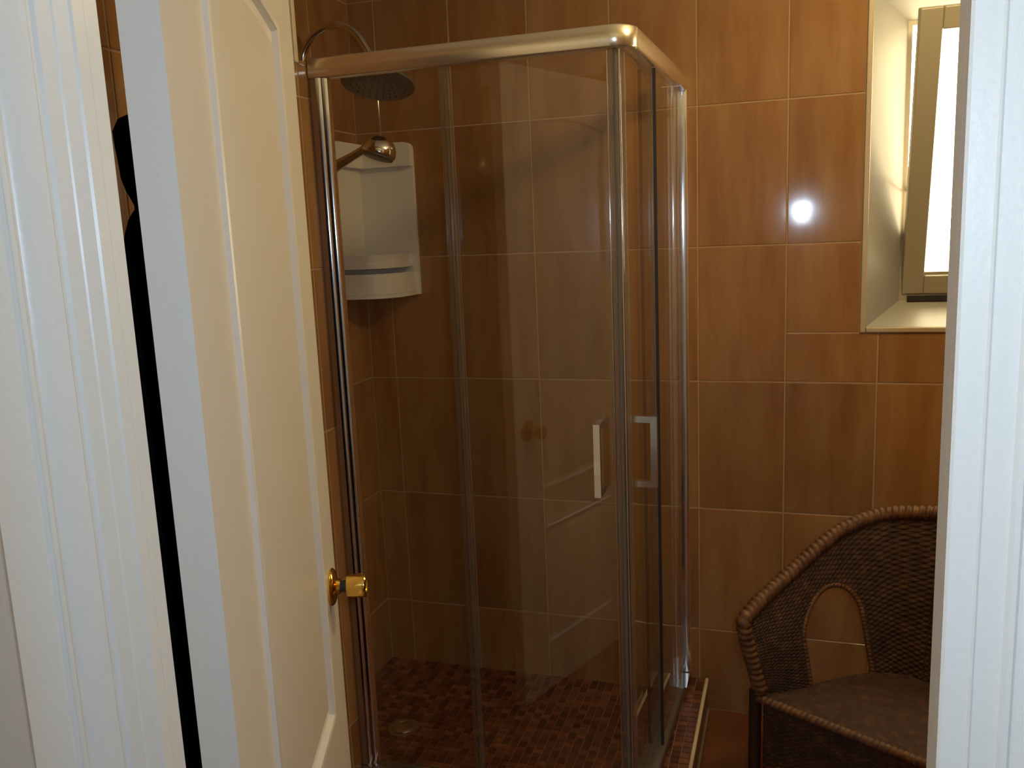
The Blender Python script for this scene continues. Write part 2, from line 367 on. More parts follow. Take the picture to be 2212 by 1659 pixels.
def jamb(name, x, sgn, dp):
    b = MB(); sec = [(0, 0.0142), (0.060, 0.0142), (0.060, YF-YH), (0.047, YF-YH), (0.047, dp+0.001), (0, dp)]
    b.prism(sec, [((x, YH, z), (sgn, 0, 0), (0, 1, 0)) for z in (0.0, ZD)]); return struct(b.build(name, M['paint']))
jamb('trim_4', XJL, -1, 0.030); jamb('trim_5', XJR, 1, 0.042)
b = MB(); b.box(XJL-0.034, XJR+0.034, YH, YF, ZD, ZD+0.034); struct(b.build('trim_6', M['paint']))

DA = math.radians(110.78); PR = Vector((-0.2982, -1.9187, 0.012)); DW, DH, DT = 0.69, 2.015, 0.040
door = struct(empty('door_1', PR, DA))           # local x runs from hinge to free edge, local -y is the face seen
tag(door, 'white panelled door with brass knob standing open into the bathroom')
# moulded face: rings of the raised panel as one continuous board
def arch(s0, s1, zt, rise, n=14):                # top edge, right to left
    return [(s1+(s0-s1)*k/n, zt+rise*math.sin(PI*k/n)) for k in range(n+1)]
def ring(i, zb, zt, rise): return [(0.147+i, zb+i*1.1), (0.561-i, zb+i*1.1)]+arch(0.147+i, 0.561-i, zt-i, rise)
def field(b, zb, zt, rise):
    prof = [(0.0, 0.0), (0.004, -0.005), (0.009, -0.0035), (0.013, 0.006), (0.020, 0.0075), (0.030, 0.0065), (0.036, 0.0015), (0.041, 0.001)]
    rings = [ring(i, zb, zt, rise) for i, _ in prof]; n = len(rings[0])
    vs = []; fs = []
    for (i, d), r in zip(prof, rings): vs += [(s, d, z) for s, z in r]
    for a in range(len(prof)-1):
        for k in range(n): fs.append([a*n+k, a*n+(k+1) % n, (a+1)*n+(k+1) % n, (a+1)*n+k])
    fs.append([(len(prof)-1)*n+k for k in range(n)])
    b.add(vs, fs)
    return rings[0]
bm = bmesh.new()
def door_face(yv, flip, zlist):
    outer = [(0, 0), (DW, 0), (DW, DH), (0, DH)]
    es = []
    def loop(pts):
        vv = [bm.verts.new((s, yv, z)) for s, z in pts]
        return [bm.edges.new((vv[k], vv[(k+1) % len(vv)])) for k in range(len(vv))]
    es += loop(outer)
    for (zb, zt, rise) in zlist: es += loop(ring(0, zb, zt, rise))
    bmesh.ops.triangle_fill(bm, use_beauty=True, edges=es)
panels = [(0.708-0.012, 1.874-0.012, 0.020), (0.16, 0.575, 0.0)]
door_face(0.0, False, panels)
vs = [v.co.copy() for v in bm.verts]; bm.verts.index_update(); fs = [[v.index for v in f.verts] for f in bm.faces]; bm.free()
b = MB(); b.add(vs, fs)
for (zb, zt, r_) in panels: field(b, zb, zt, r_)
b.add([(0, 0, 0), (DW, 0, 0), (DW, 0, DH), (0, 0, DH), (0, DT, 0), (DW, DT, 0), (DW, DT, DH), (0, DT, DH)], [[4, 5, 6, 7], [0, 1, 5, 4], [1, 2, 6, 5], [2, 3, 7, 6], [3, 0, 4, 7]])
b.build('door_leaf', M['doorpaint'], door, angle=35)
# knobs on both faces
def knob_mb(side):
    m4 = Matrix.Translation((0.630, 0 if side < 0 else DT, 0.913)) @ Matrix.Rotation(PI/2 if side < 0 else -PI/2, 4, 'X')
    r = MB(); r.lathe([(0.0335, 0), (0.034, 0.003), (0.032, 0.006), (0.028, 0.0085), (0.022, 0.0095), (0.015, 0.012), (0.0125, 0.018)], m4)
    n_ = MB(); n_.lathe([(0.0105, 0.0175), (0.0105, 0.030)], m4)
    k = MB(); k.lathe([(0.0105, 0.0295), (0.0185, 0.030), (0.0195, 0.032), (0.0215, 0.050), (0.0225, 0.059), (0.0220, 0.0625), (0.0195, 0.0645), (0.017, 0.0640), (0.0165, 0.0625)], m4)
    return r, n_, k
kr = None
for side in (-1, 1):
    r, n_, k = knob_mb(side)
    ko = k.build('knob', M['brass'], door, angle=40); tag(ko, 'brass door knob')
    r.build('rose', M['brass'], ko, angle=40); n_.build('neck', M['rubber'], ko, angle=40)
for z in (0.22, 1.87):
    h = MB(); h.tube([(-0.004, DT+0.004, z-0.045), (-0.004, DT+0.004, z+0.045)], 0.006, 12); h.build('hinge', M['brass'], door, angle=40)
b = MB(); b.tube([(0.36, DT-0.002, 1.735), (0.36, DT+0.03, 1.735), (0.36, DT+0.045, 1.755)], 0.005, 10); b.build('coat_hook', M['chrome'], door, smooth=True)

# ------------------------------------------------------------------ shower base: raised mosaic floor and curb
base = tag(empty('shower_tray', (-0.45, -0.38, 0)), 'raised shower floor of small reddish brown mosaic tiles with pale curb edge', 'shower tray')
def bpart(mbx, name, mat, **k):
    mbx.v = [(x+0.45, y+0.38, z) for (x, y, z) in mbx.v]; return mbx.build(name, mat, base, **k)
CX0, CX1, CY0, CY1, CZ = -0.085, 0.018, -0.785, -0.690, 0.104
FZ = 0.050
b = MB(); b.box(XLs, CX0, CY1, 0.0, 0.0, FZ-0.004); b.box(CX0, CX1, CY0, 0.0, 0.0, CZ-0.004); b.box(XL, CX0, CY0, CY1, 0.0, CZ-0.004)
bpart(b, 'screed', M['mgrout'])
b = MB(); b.box(CX1, CX1+0.010, CY0-0.010, 0.0, 0.0, CZ+0.002, 0.002); b.box(XL, CX1, CY0-0.010, CY0, 0.0, CZ+0.002, 0.002)
b = MB(); b.box(CX1, CX1+0.010, CY0-0.010, 0.0, CZ-0.010, CZ+0.002, 0.002); bpart(b, 'edge_strip', M['trim'])
b = MB(); b.box(XL, CX1-0.0005, CY0-0.010, CY0, CZ-0.010, CZ+0.002, 0.002); bpart(b, 'edge_strip', M['trim'])
b = MB(); b.box(CX1+0.0005, CX1+0.006, CY0-0.006, 0.0, 0.0, CZ-0.0105); b.box(XL, CX1, CY0-0.006, CY0-0.0005, 0.0, CZ-0.0105); bpart(b, 'curb_facing', M['floor'])
PT = 0.0262
spots = []
x = XLs+PT/2
while x < CX0-PT/2+0.004:
    y = -PT/2
    while y > CY1+PT/2-0.004:
        if (Vector((x, y))-Vector((-0.857, -0.414))).length > 0.033: spots.append((x, y, FZ))
        y -= PT
    x += PT
for i in range(3):
    y = -PT/2
    while y > CY0+PT/2:
        spots.append((CX1-PT/2-0.001-i*PT, y, CZ)); y -= PT
x = CX0-PT
while x > XL+PT:
    for i in range(3): spots.append((x, CY0+PT/2+0.001+i*PT, CZ))
    x -= PT
def shows(p):        # size in the photograph, nothing for those hidden below the frame
    v = Vector(p)-CAM; d = v.dot(FW); u = 1106+1883.5*v.dot(RX)/d; q = 829.5-1883.5*v.dot(UY)/d
    return (0 if (u < 770 or u > 2212 or q > 1665) else 1.0/d)
spots.sort(key=lambda p: -shows(p))
mt = tile_mesh(PT-0.0032, PT-0.0032, 'mosaic', 0.004, 0.0008)
for p in spots[:300]:
    o = link('mosaic_tile', mt, None, base); o.location = (p[0]+0.45, p[1]+0.38, p[2]-0.004); o.rotation_euler = (-PI/2, 0, 0)
# the rest, too many to pick apart singly, joined
m_rest = bpy.data.materials.new('mosaic_tile_mixed'); 
b = MB(); hh = (PT-0.0032)/2; cc = 0.0008
cols = []
for p in spots[300:]:
    X, Y, Z = p[0]+0.45, p[1]+0.38, p[2]
    b.add([(X-hh,Y-hh,Z-0.004),(X+hh,Y-hh,Z-0.004),(X+hh,Y+hh,Z-0.004),(X-hh,Y+hh,Z-0.004),(X-hh,Y-hh,Z-cc),(X+hh,Y-hh,Z-cc),(X+hh,Y+hh,Z-cc),(X-hh,Y+hh,Z-cc),
           (X-hh+cc,Y-hh+cc,Z),(X+hh-cc,Y-hh+cc,Z),(X+hh-cc,Y+hh-cc,Z),(X-hh+cc,Y+hh-cc,Z)],
          [[0,1,5,4],[1,2,6,5],[2,3,7,6],[3,0,4,7],[4,5,9,8],[5,6,10,9],[6,7,11,10],[7,4,8,11],[8,9,10,11]])
    v = random.random(); cols += [(v, v, v, 1)]*12
def mixed_mat():
    m, nt, bb = nodes('mosaic_tile_mixed')
    at = N(nt, 'ShaderNodeVertexColor'); at.layer_name = 'pick'
    cr = N(nt, 'ShaderNodeValToRGB'); e = cr.color_ramp.elements
    e[0].color = (0.075, 0.021, 0.010, 1); e[1].color = (0.22, 0.078, 0.038, 1); x = e.new(0.6); x.color = (0.155, 0.048, 0.022, 1)
    nt.links.new(at.outputs[0], cr.inputs[0]); nt.links.new(cr.outputs[0], bb.inputs['Base Color']); bb.inputs['Roughness'].default_value = 0.2
    return m
mo = b.build('mosaic_field', mixed_mat(), base); mo['kind'] = 'stuff'
ca = mo.data.color_attributes.new('pick', 'FLOAT_COLOR', 'POINT')
for i, c_ in enumerate(cols): ca.data[i].color = c_
# drain
dr = tag(empty('floor_drain', (-0.857, -0.414, FZ)), 'small round chrome drain set in the mosaic shower floor', 'drain')
b = MB(); b.lathe([(0.049, 0.0004), (0.049, 0.0022), (0.045, 0.0038), (0.034, 0.0018), (0.033, 0.0005)], Matrix.Identity(4)); b.build('drain_ring', M['chrome'], dr, angle=40)
b = MB(); b.lathe([(0.031, -0.003), (0.031, 0.003), (0.026, 0.006), (0.010, 0.0075), (0.001, 0.0078)], Matrix.Identity(4)); b.build('drain_cap', M['chrome'], dr, angle=40)

# ------------------------------------------------------------------ shower enclosure
enc = tag(empty('shower_enclosure', (-0.43, -0.38, CZ+0.0005)), 'corner shower enclosure with sliding glass doors and satin aluminium rails', 'shower enclosure')
SLANT = 0.038                       # the side closes in very slightly towards the wall
def epart(mbx, name, mat, parent=enc, side=False, **k):
    if side: mbx.v = [(x+SLANT*(y-YO), y, z) for (x, y, z) in mbx.v]
    mbx.v = [(x+0.43, y+0.38, z-CZ) for (x, y, z) in mbx.v]; return mbx.build(name, mat, parent, **k)
YO, XO = -0.735, -0.056             # outer faces of the rails
RZ0, RZ1, RD = 1.918, 1.964, 0.040  # rail underside, top and depth
RC = 0.050                          # outer corner radius
def rail_sec(h0, h1, dp, e=0.004):  # (a: inwards from outer face, b: height)
    return [(e, h0), (0, h0+e), (0, h1-e), (e, h1), (dp-e, h1), (dp, h1-e), (dp, h0+e), (dp-e, h0)]
def rail_set(h0, h1, names, dp=RD, mat='alu'):
    b = MB(); b.prism(rail_sec(h0, h1, dp), [((xx, YO, 0), (0, 1, 0), (0, 0, 1)) for xx in (XL+0.003, XO-RC)]); epart(b, names[0], M[mat], angle=50)
    b = MB(); pth = []
    for k in range(13):
        a = -PI/2+PI/2*k/12; d = Vector((math.cos(a), math.sin(a), 0)); c = Vector((XO-RC, YO+RC, 0))
        pth.append((c+d*RC, -d, (0, 0, 1)))
    b.prism(rail_sec(h0, h1, min(dp, RC-0.004)), pth); epart(b, names[1], M[mat], angle=50)
    b = MB(); b.prism(rail_sec(h0, h1, dp), [((XO, yy, 0), (-1, 0, 0), (0, 0, 1)) for yy in (YO+RC, -0.003)]); epart(b, names[2], M[mat], side=True, angle=50)
rail_set(RZ0, RZ1, ('top_rail', 'rail_corner', 'top_rail'))
rail_set(CZ, CZ+0.028, ('bottom_track', 'track_corner', 'bottom_track'), mat='track')
GZ0, GZ1 = CZ+0.024, RZ0+0.010
# wall profiles: two rounded aluminium strips with a dark seam between them
def profile_sec(wd, dp, r=0.006, n=6):
    pts = []
    for (cx, cy, a0) in ((wd-r, dp-r, 0), (r, dp-r, PI/2)):
        for k in range(n+1):
            a = a0+PI/2*k/n; pts.append((cx+r*math.cos(a), cy+r*math.sin(a)))
    return pts+[(0, 0), (wd, 0)]
PZ = (CZ+0.0285, RZ0-0.0005)
b = MB(); b.box(XL+0.0008, -0.7903, -0.7255, -0.6955, *PZ); wp = epart(b, 'wall_profile', M['bronze'])
def facet(p, ang, wd, d=0.0008, dp=0.008, n=10):      # gently convex strip starting at p, turned by ang
    t = Vector((math.cos(ang), math.sin(ang))); m = Vector((t.y, -t.x)); p = Vector(p)
    q = [p-m*dp, p+t*wd-m*dp]+[p+t*(wd*(1-k/n))+m*d*math.sin(PI*k/n) for k in range(n+1)]
    return [tuple(v) for v in q]
def strips(p, ang, w1, gap, w2, parent):
    t = Vector((math.cos(ang), math.sin(ang))); p = Vector(p)
    for (a, wd, nm, mt, dd, off) in ((0, w1, 'profile_strip', 'profile', 0.0008, 0), (w1+0.0002, gap-0.0004, 'profile_seam', 'rubber', 0.0, 0.0015), (w1+gap, w2, 'profile_strip', 'profile', 0.0008, 0)):
        q = p+t*a+Vector((-t.y, t.x))*off
        b = MB(); b.prism(facet(q, ang, wd, dd), [((0, 0, z), (1, 0, 0), (0, 1, 0)) for z in PZ]); epart(b, nm, M[mt], parent, angle=60)
strips((-0.8075, -0.7370), math.radians(29), 0.0125, 0.0022, 0.0125, wp)
b = MB(); b.box(-0.080, -0.026, -0.030, -0.0008, *PZ); wp = epart(b, 'wall_profile', M['alu'])
strips((-0.0795, -0.0392), math.radians(6.5), 0.0235, 0.0025, 0.0270, wp)
for (z0, z1) in ((RZ0-0.0035, RZ0-0.0006), (CZ+0.0285, CZ+0.0315)):
    b = MB(); b.box(-0.082, -0.0275, -0.130, -0.040, z0, z1); epart(b, 'glint_plate', M['profile'])  # polished plates added at the rail and track ends to return flash glints
def pane_box(x0, x1, y0, y1, name, **k):
    b = MB(); b.box(x0, x1, y0, y1, GZ0, GZ1); return epart(b, name, M['glass'], **k)
def strip(x0, x1, y0, y1, name, parent, mat='seal', bev=0.0, **k):
    b = MB(); b.box(x0, x1, y0, y1, GZ0+0.004, RZ0-0.002, bev); return epart(b, name, M[mat], parent, **k)
def rod(x, y, rad, name, parent, mat='profile', **k):
    b = MB(); b.tube([(x, y, GZ0+0.004), (x, y, RZ0-0.002)], rad, 16); return epart(b, name, M[mat], parent, angle=50, **k)
yf, yd = -0.727, -0.712           # fixed and sliding planes of the front
fx = pane_box(-0.779, -0.478, yf, yf+0.006, 'fixed_panel'); strip(-0.486, -0.4775, yf-0.003, yf+0.009, 'edge_seal', fx)
sd = pane_box(-0.500, -0.118, yd, yd+0.006, 'sliding_door'); strip(-0.506, -0.4995, yd-0.002, yd+0.010, 'edge_seal', sd)
rod(-0.117, yd-0.002, 0.0017, 'edge_bead', sd)
strip(-0.115, -0.1035, yd-0.003, yd+0.010, 'magnet_seal', sd, 'seal', 0.001)
strip(-0.1032, -0.0965, yd-0.004, yd+0.010, 'magnet_strip', sd, 'rubgrey', 0.001)
xf, xd = XO-0.009, XO-0.030       # fixed and sliding planes of the side
fs_ = pane_box(xf-0.006, xf, -0.440, -0.0400, 'fixed_panel', side=True); strip(xf-0.007, xf+0.001, -0.4435, -0.4402, 'edge_seal', fs_, 'rubber', side=True)
ss = pane_box(xd-0.006, xd, -0.690, -0.385, 'sliding_door', side=True); strip(xd-0.010, xd+0.002, -0.385, -0.378, 'edge_seal', ss, side=True)
rod(-0.091, -0.712, 0.0030, 'edge_bead', ss)
strip(xd-0.004, xd+0.003, -0.708, -0.690, 'magnet_seal', ss, 'seal', 0.001, side=True)
def handle(pfun, parent):
    b = MB(); w2 = 0.0075
    for z in (0.944, 1.100):
        b.add(*boxv(pfun, -w2, w2, 0.0, 0.0398, z-w2, z+w2))
    b.add(*boxv(pfun, -w2, w2, 0.040, 0.055, 0.9365, 1.1075))
    epart(b, 'handle', M['chrome'], parent)
def boxv(pf, a0, a1, o0, o1, z0, z1):
    vs = [pf(a, o, z) for z in (z0, z1) for (a, o) in ((a0, o0), (a1, o0), (a1, o1), (a0, o1))]
    return vs, [[0,3,2,1],[4,5,6,7],[0,1,5,4],[1,2,6,5],[2,3,7,6],[3,0,4,7]]
handle(lambda a, o, z: (-0.149+a, yd-o, z), sd)
handle(lambda a, o, z: (xd+0.003+o, -0.660+a, z), ss)

# ------------------------------------------------------------------ rain shower on the recess wall
rs = tag(empty('rain_shower', (-1.06, -0.36, 1.0)), 'chrome shower column with curved arm and round overhead rose above the glass', 'shower')
def rpart(mbx, name, mat, parent=rs, **k):
    mbx.v = [(x+1.06, y+0.36, z-1.0) for (x, y, z) in mbx.v]; return mbx.build(name, mat, parent, **k)
pts = [(-1.058, -0.36, 1.0+0.01*k) for k in range(0, 100, 10)]+[(-1.058, -0.36, 2.02)]
for k in range(1, 25):
    a = PI-(PI-0.62)*k/24; pts.append((-0.955+0.103*math.cos(a), -0.36, 2.020+0.105*math.sin(a)))
pts += [(-0.852, -0.36, 2.050), (-0.838, -0.36, 2.020), (-0.829, -0.36, 1.992)]
b = MB(); b.tube(pts, 0.0105, 14); rpart(b, 'riser_arm', M['chrome'], smooth=True)
hm = Matrix.Translation((-0.826, -0.36, 1.962)) @ Matrix.Rotation(math.radians(-17), 4, 'X')
b = MB(); b.lathe([(0.012, 0.034), (0.016, 0.020), (0.045, 0.010), (0.092, 0.006), (0.101, 0.0), (0.101, -0.006), (0.097, -0.009)][::-1], hm, 48); hd = rpart(b, 'shower_rose', M['dchrome'], angle=40)
b = MB()
for q in range(5):
    for k in range(max(1, 6*q)):
        a = 2*PI*k/max(1, 6*q); b.lathe([(0.0018, -0.0115), (0.0022, -0.009)], hm @ Matrix.Translation((0.019*q*math.cos(a), 0.019*q*math.sin(a), 0)), 6)
nz = rpart(b, 'nozzles', M['rubber'], hd); nz['kind'] = 'stuff'
for z in (1.10, 1.96):
    b = MB(); b.tube([(XLs+0.0005, -0.36, z), (-1.05, -0.36, z)], 0.011, 12); rpart(b, 'wall_bracket', M['chrome'], smooth=False)
b = MB(); b.tube([(-1.05, -0.40, 1.715), (-1.05, -0.32, 1.715)], 0.017, 14); rpart(b, 'slider', M['chrome'], angle=40)
hs = tag(empty('hand_shower', (-1.03, -0.36, 1.715)), 'chrome hand shower held slanting in front of the white corner shelf', 'hand shower')
def hpart(mbx, name, mat, **k):
    mbx.v = [(x+1.03, y+0.36, z-1.715) for (x, y, z) in mbx.v]; return mbx.build(name, mat, hs, **k)
P0, P1 = Vector((-1.035, -0.385, 1.712)), Vector((-0.862, -0.385, 1.788))
b = MB(); b.tube([P0.lerp(P1, k/10) for k in range(11)], [0.021, 0.020, 0.019, 0.0175, 0.016, 0.0145, 0.013, 0.012, 0.0115, 0.0115, 0.013], 16); hpart(b, 'grip', M['chrome'], smooth=True)
hm2 = Matrix.Translation((-0.824, -0.385, 1.779)) @ Matrix.Rotation(math.radians(14), 4, 'Y') @ Matrix.Rotation(math.radians(-12), 4, 'X') @ Matrix.Scale(1.12, 4)
b = MB(); b.lathe([(0.001, 0.034), (0.014, 0.033), (0.026, 0.028), (0.036, 0.018), (0.042, 0.004), (0.0425, -0.010), (0.041, -0.014)], hm2, 32); hpart(b, 'spray_head', M['chrome'], smooth=True)
b = MB(); b.lathe([(0.0395, -0.0138), (0.038, -0.019), (0.030, -0.021), (0.001, -0.0215)], hm2, 32); hpart(b, 'spray_face', M['dchrome'], smooth=True)
b = MB(); hp = [(-1.040-0.006*math.sin(PI*k/9), -0.388, 1.700-0.06*k) for k in range(10)]
b.tube(hp, 0.007, 10); hpart(b, 'hose', M['chrome'], smooth=True)

# ------------------------------------------------------------------ white corner shelf
sh = tag(empty('corner_shelf', (XLs, 0, 1.354)), 'white plastic corner shelf unit on the tiles inside the shower', 'shelf')
def spart(mbx, name, **k):
    return mbx.build(name, M['plastic'], sh, **k)
SHH, SWX, SWY = 0.482, 0.199, 0.215
def rounded(w_, h_, r=0.022, n=6):      # outline from corner axis: (0,0),(w,0),(w,h-r)..(w-r,h),(0,h)
    p = [(0, 0), (w_, 0)]
    for k in range(n+1):
        a = PI/2*k/n; p.append((w_-r+r*math.cos(a), h_-r+r*math.sin(a)))
    return p+[(0, h_)]
b = MB(); b.prism(rounded(SWX, SHH), [((0.0, yy, 0), (1, 0, 0), (0, 0, 1)) for yy in (-0.0005, -0.012)]); spart(b, 'back_wing', angle=40)
b = MB(); b.prism(rounded(SWY, SHH), [((xx, -0.0125, 0), (0, -1, 0), (0, 0, 1)) for xx in (0.0005, 0.012)]); spart(b, 'side_wing', angle=40)
def quarter(n=16, ax=SWX-0.008, ay=SWY-0.012, flat=0.45):
    out = []
    for k in range(n+1):
        a = PI/2*k/n; out.append((0.012+(ax-0.012)*math.cos(a)**flat, -0.012-(ay-0.012)*math.sin(a)**flat))
    return out
def q_slab(z0, z1, sc=1.0):
    q = [(0.0125+(x-0.0125)*sc, -0.0128+(y+0.0128)*sc) for x, y in quarter(flat=0.62)]; pts = [(0.0125, -0.0128)]+q
    b = MB(); n = len(pts); b.add([(x, y, z) for z in (z0, z1) for x, y in pts], [[n-1-k for k in range(n)], [n+k for k in range(n)]]+[[k, (k+1) % n, n+(k+1) % n, n+k] for k in range(n)]); return b
b = MB(); b.prism([(0.0125, 0.408), (SWX, 0.408)]+[p for p in rounded(SWX, SHH)[2:-1]]+[(0.0125, SHH)], [((0.0, yy, 0), (1, 0, 0), (0, 0, 1)) for yy in (-0.0125, -0.034)]); spart(b, 'header', angle=40)
b = MB(); b.prism([(0.0345, 0.408), (SWY, 0.408)]+[p for p in rounded(SWY, SHH)[2:-1]]+[(0.0345, SHH)], [((xx, 0.0, 0), (0, -1, 0), (0, 0, 1)) for xx in (0.0125, 0.034)]); spart(b, 'header', angle=40)
spart(q_slab(0.092, 0.102, 0.92), 'shelf', angle=40)
spart(q_slab(0.000, 0.012, 1.0), 'basket_floor', angle=40)
def q_wall(z0, z1, th=0.006, s0=1.0):
    q = quarter(flat=0.62); vs = []; fs = []; n = len(q)
    for z in (z0, z1):
        for sc in (s0, s0-0.035): vs += [(0.0125+(x-0.0125)*sc, -0.0128+(y+0.0128)*sc, z) for x, y in q]
    for k in range(n-1):
        fs += [[k, k+1, 2*n+k+1, 2*n+k], [n+k, 3*n+k, 3*n+k+1, n+k+1], [2*n+k, 2*n+k+1, 3*n+k+1, 3*n+k], [k, n+k, n+k+1, k+1]]
    b = MB(); b.add(vs, fs); return b
spart(q_wall(0.0125, 0.076, s0=0.985), 'basket_front', angle=50)
spart(q_wall(0.1025, 0.134, s0=0.90), 'shelf_lip', angle=50)
b = MB(); b.lathe([(0.006, 0), (0.006, 0.002), (0.004, 0.0028)], Matrix.Translation((0.178, -0.0115, 0.035)) @ Matrix.Rotation(PI/2, 4, 'X'), 16); b.build('screw_cap', M['trim'], sh)

# ------------------------------------------------------------------ wicker armchair
EU = Vector((0.880, -0.475, 0)).normalized(); EV = Vector((-EU.y, EU.x, 0))
A0 = Vector((0.203, -0.591, 0)); CW = 0.523
chair = tag(empty('wicker_armchair', A0+EU*CW/2+EV*0.16), 'dark brown wicker tub armchair under the window beside the tiled wall', 'armchair')
CO = A0+EU*CW/2+EV*0.16
def L(u, v, h): return (A0+EU*u+EV*v+Vector((0, 0, h)))-CO
half_base = [(0, 0), (0.030, 0.050), (0.066, 0.106), (0.088, 0.165), (0.117, 0.224), (0.156, 0.284), (0.205, 0.318), (CW/2, 0.332)]
half_rim = [(-0.024, -0.038, 0.600), (-0.016, 0.030, 0.630), (-0.004, 0.105, 0.658), (0.016, 0.180, 0.694), (0.038, 0.232, 0.728), (0.066, 0.300, 0.760), (0.130, 0.392, 0.787), (CW/2, 0.445, 0.802)]
def cat(pts, t):                       # Catmull-Rom through pts, t in 0..1
    n = len(pts)-1; f = min(t*n, n-1e-6); i = int(f); f -= i
    g = lambda k: Vector(pts[max(0, min(n, k))]).to_3d() if len(pts[0]) == 2 else Vector(pts[max(0, min(n, k))])
    a, b_, c, d = g(i-1), g(i), g(i+1), g(i+2)
    return 0.5*((2*b_)+(c-a)*f+(2*a-5*b_+4*c-d)*f*f+(3*b_-a-3*c+d)*f**3)
def mirror(p): return Vector((CW-p.x, p.y, p.z))
def basec(t): return cat(half_base, t*2) if t <= 0.5 else mirror(cat(half_base, (1-t)*2))
def rimc(t): return cat(half_rim, t*2) if t <= 0.5 else mirror(cat(half_rim, (1-t)*2))
SHT = 0.400
def tub(t, k, off=0.0):
    b0 = basec(t); b0.z = SHT-0.01; r0 = rimc(t); p = b0.lerp(r0, k)
    e = 1e-3; t0, t1 = max(0, t-e), min(1, t+e); d = (basec(t1)-basec(t0)); nn = Vector((-d.y, d.x, 0)).normalized()   # towards the inside
    bulge = -0.012*math.sin(PI*k)
    p += nn*(-off+bulge)
    return L(p.x, p.y, p.z)
TL = 1.25                              # perimeter length estimate
# arch openings in t, k space (left and mirrored right)
def arch_out(t, k, g=0.0):
    for c in (0.260, 0.740):
        tt = abs(t-c)
        wv = 0.098-g
        kk = 0.72-g*2
        if tt < wv:
            if k < kk-0.30: return True
            if ((k-(kk-0.30))/0.30)**2+(tt/wv)**2 < 1: return True
    return False
NT, NK = 320, 248; RW, SP = 62, 80
b = MB(); idx = {}
for j in range(NK+1):
    for i in range(NT+1):
        t, k = i/NT, j/NK
        ph = math.cos(PI*(t*SP))*(1 if int(min(k*RW, RW-1)) % 2 == 0 else -1); pr = abs(math.sin(PI*k*RW))
        idx[(i, j)] = len(b.v); b.v.append(tuple(tub(t, k, 0.0020*ph*pr+0.0008*pr)))
for j in range(NK):
    for i in range(NT):
        if arch_out((i+0.5)/NT, (j+0.5)/NK): continue
        b.f.append([idx[(i, j)], idx[(i+1, j)], idx[(i+1, j+1)], idx[(i, j+1)]])
used = sorted({v for f in b.f for v in f}); mp = {v: n for n, v in enumerate(used)}
b.v = [b.v[v] for v in used]; b.f = [[mp[v] for v in f] for f in b.f]
bk = b.build('backrest', M['wicker'], chair, smooth=True)
so = bk.modifiers.new('thick', 'SOLIDIFY'); so.thickness = 0.005; so.offset = 0
# wrapped rim, down both front posts to the seat
path = [L(0.004, 0.0, SHT+0.01), L(-0.006, -0.012, 0.47), L(-0.018, -0.030, 0.545)]+[tub(k/160, 1.0) for k in range(161)]+[L(CW+0.018, -0.030, 0.545), L(CW+0.006, -0.012, 0.47), L(CW-0.004, 0.0, SHT+0.01)]
pts = [Vector(p) for p in path]
def resample(pts, step):
    out = [pts[0]]; acc = 0.0
    for a, c in zip(pts[:-1], pts[1:]):
        d = (c-a).length; s = step-acc
        while s <= d: out.append(a.lerp(c, s/d)); s += step
        acc = (acc+d) % step if d > 0 else acc
    return out
rp = resample(pts, 0.0022)
def smoothp(p, it=6):
    for _ in range(it): p = [p[0]]+[(p[i-1]+p[i]*2+p[i+1])/4 for i in range(1, len(p)-1)]+[p[-1]]
    return p
rp = smoothp(rp, 40)
def rope(name, pts, r, pitch, amp, parent):
    b = MB(); n = 14; m = len(pts); nrm = None; s = 0.0
    for i in range(m):
        t = (pts[min(i+1, m-1)]-pts[max(i-1, 0)]).normalized()
        if nrm is None: a = Vector((0, 0, 1)) if abs(t.z) < 0.9 else Vector((1, 0, 0)); nrm = (a-t*a.dot(t)).normalized()
        else: nrm = (nrm-t*nrm.dot(t)).normalized()
        bi = t.cross(nrm); s += (pts[i]-pts[i-1]).length if i else 0
        for k in range(n):
            th = 2*PI*k/n; rr = r-amp+amp*2*abs(math.sin(PI*s/pitch+th/2))
            b.v.append(tuple(pts[i]+(nrm*math.cos(th)+bi*math.sin(th))*rr))
    for i in range(m-1):
        for k in range(n): b.f.append([i*n+k, i*n+(k+1) % n, (i+1)*n+(k+1) % n, (i+1)*n+k])
    b.f.append(list(range(n))[::-1]); b.f.append([(m-1)*n+k for k in range(n)])
    return b.build(name, M['rim'], parent, smooth=True)
rope('wrapped_rim', rp, 0.017, 0.016, 0.0022, chair)
for c in (0.260, 0.740):
    ap = []
    for k in range(61):
        a = PI*k/60
        if k < 14: tt, kk = c-0.098, 0.42*k/14
        elif k > 46: tt, kk = c+0.098, 0.42*(60-k)/14
        else:
            q = PI*(k-14)/32; tt, kk = c-0.098*math.cos(q), 0.42+0.30*math.sin(q)
        ap.append(Vector(tub(tt, kk)))
    rope('arch_binding', smoothp(resample(ap, 0.002), 4), 0.0065, 0.010, 0.001, chair)
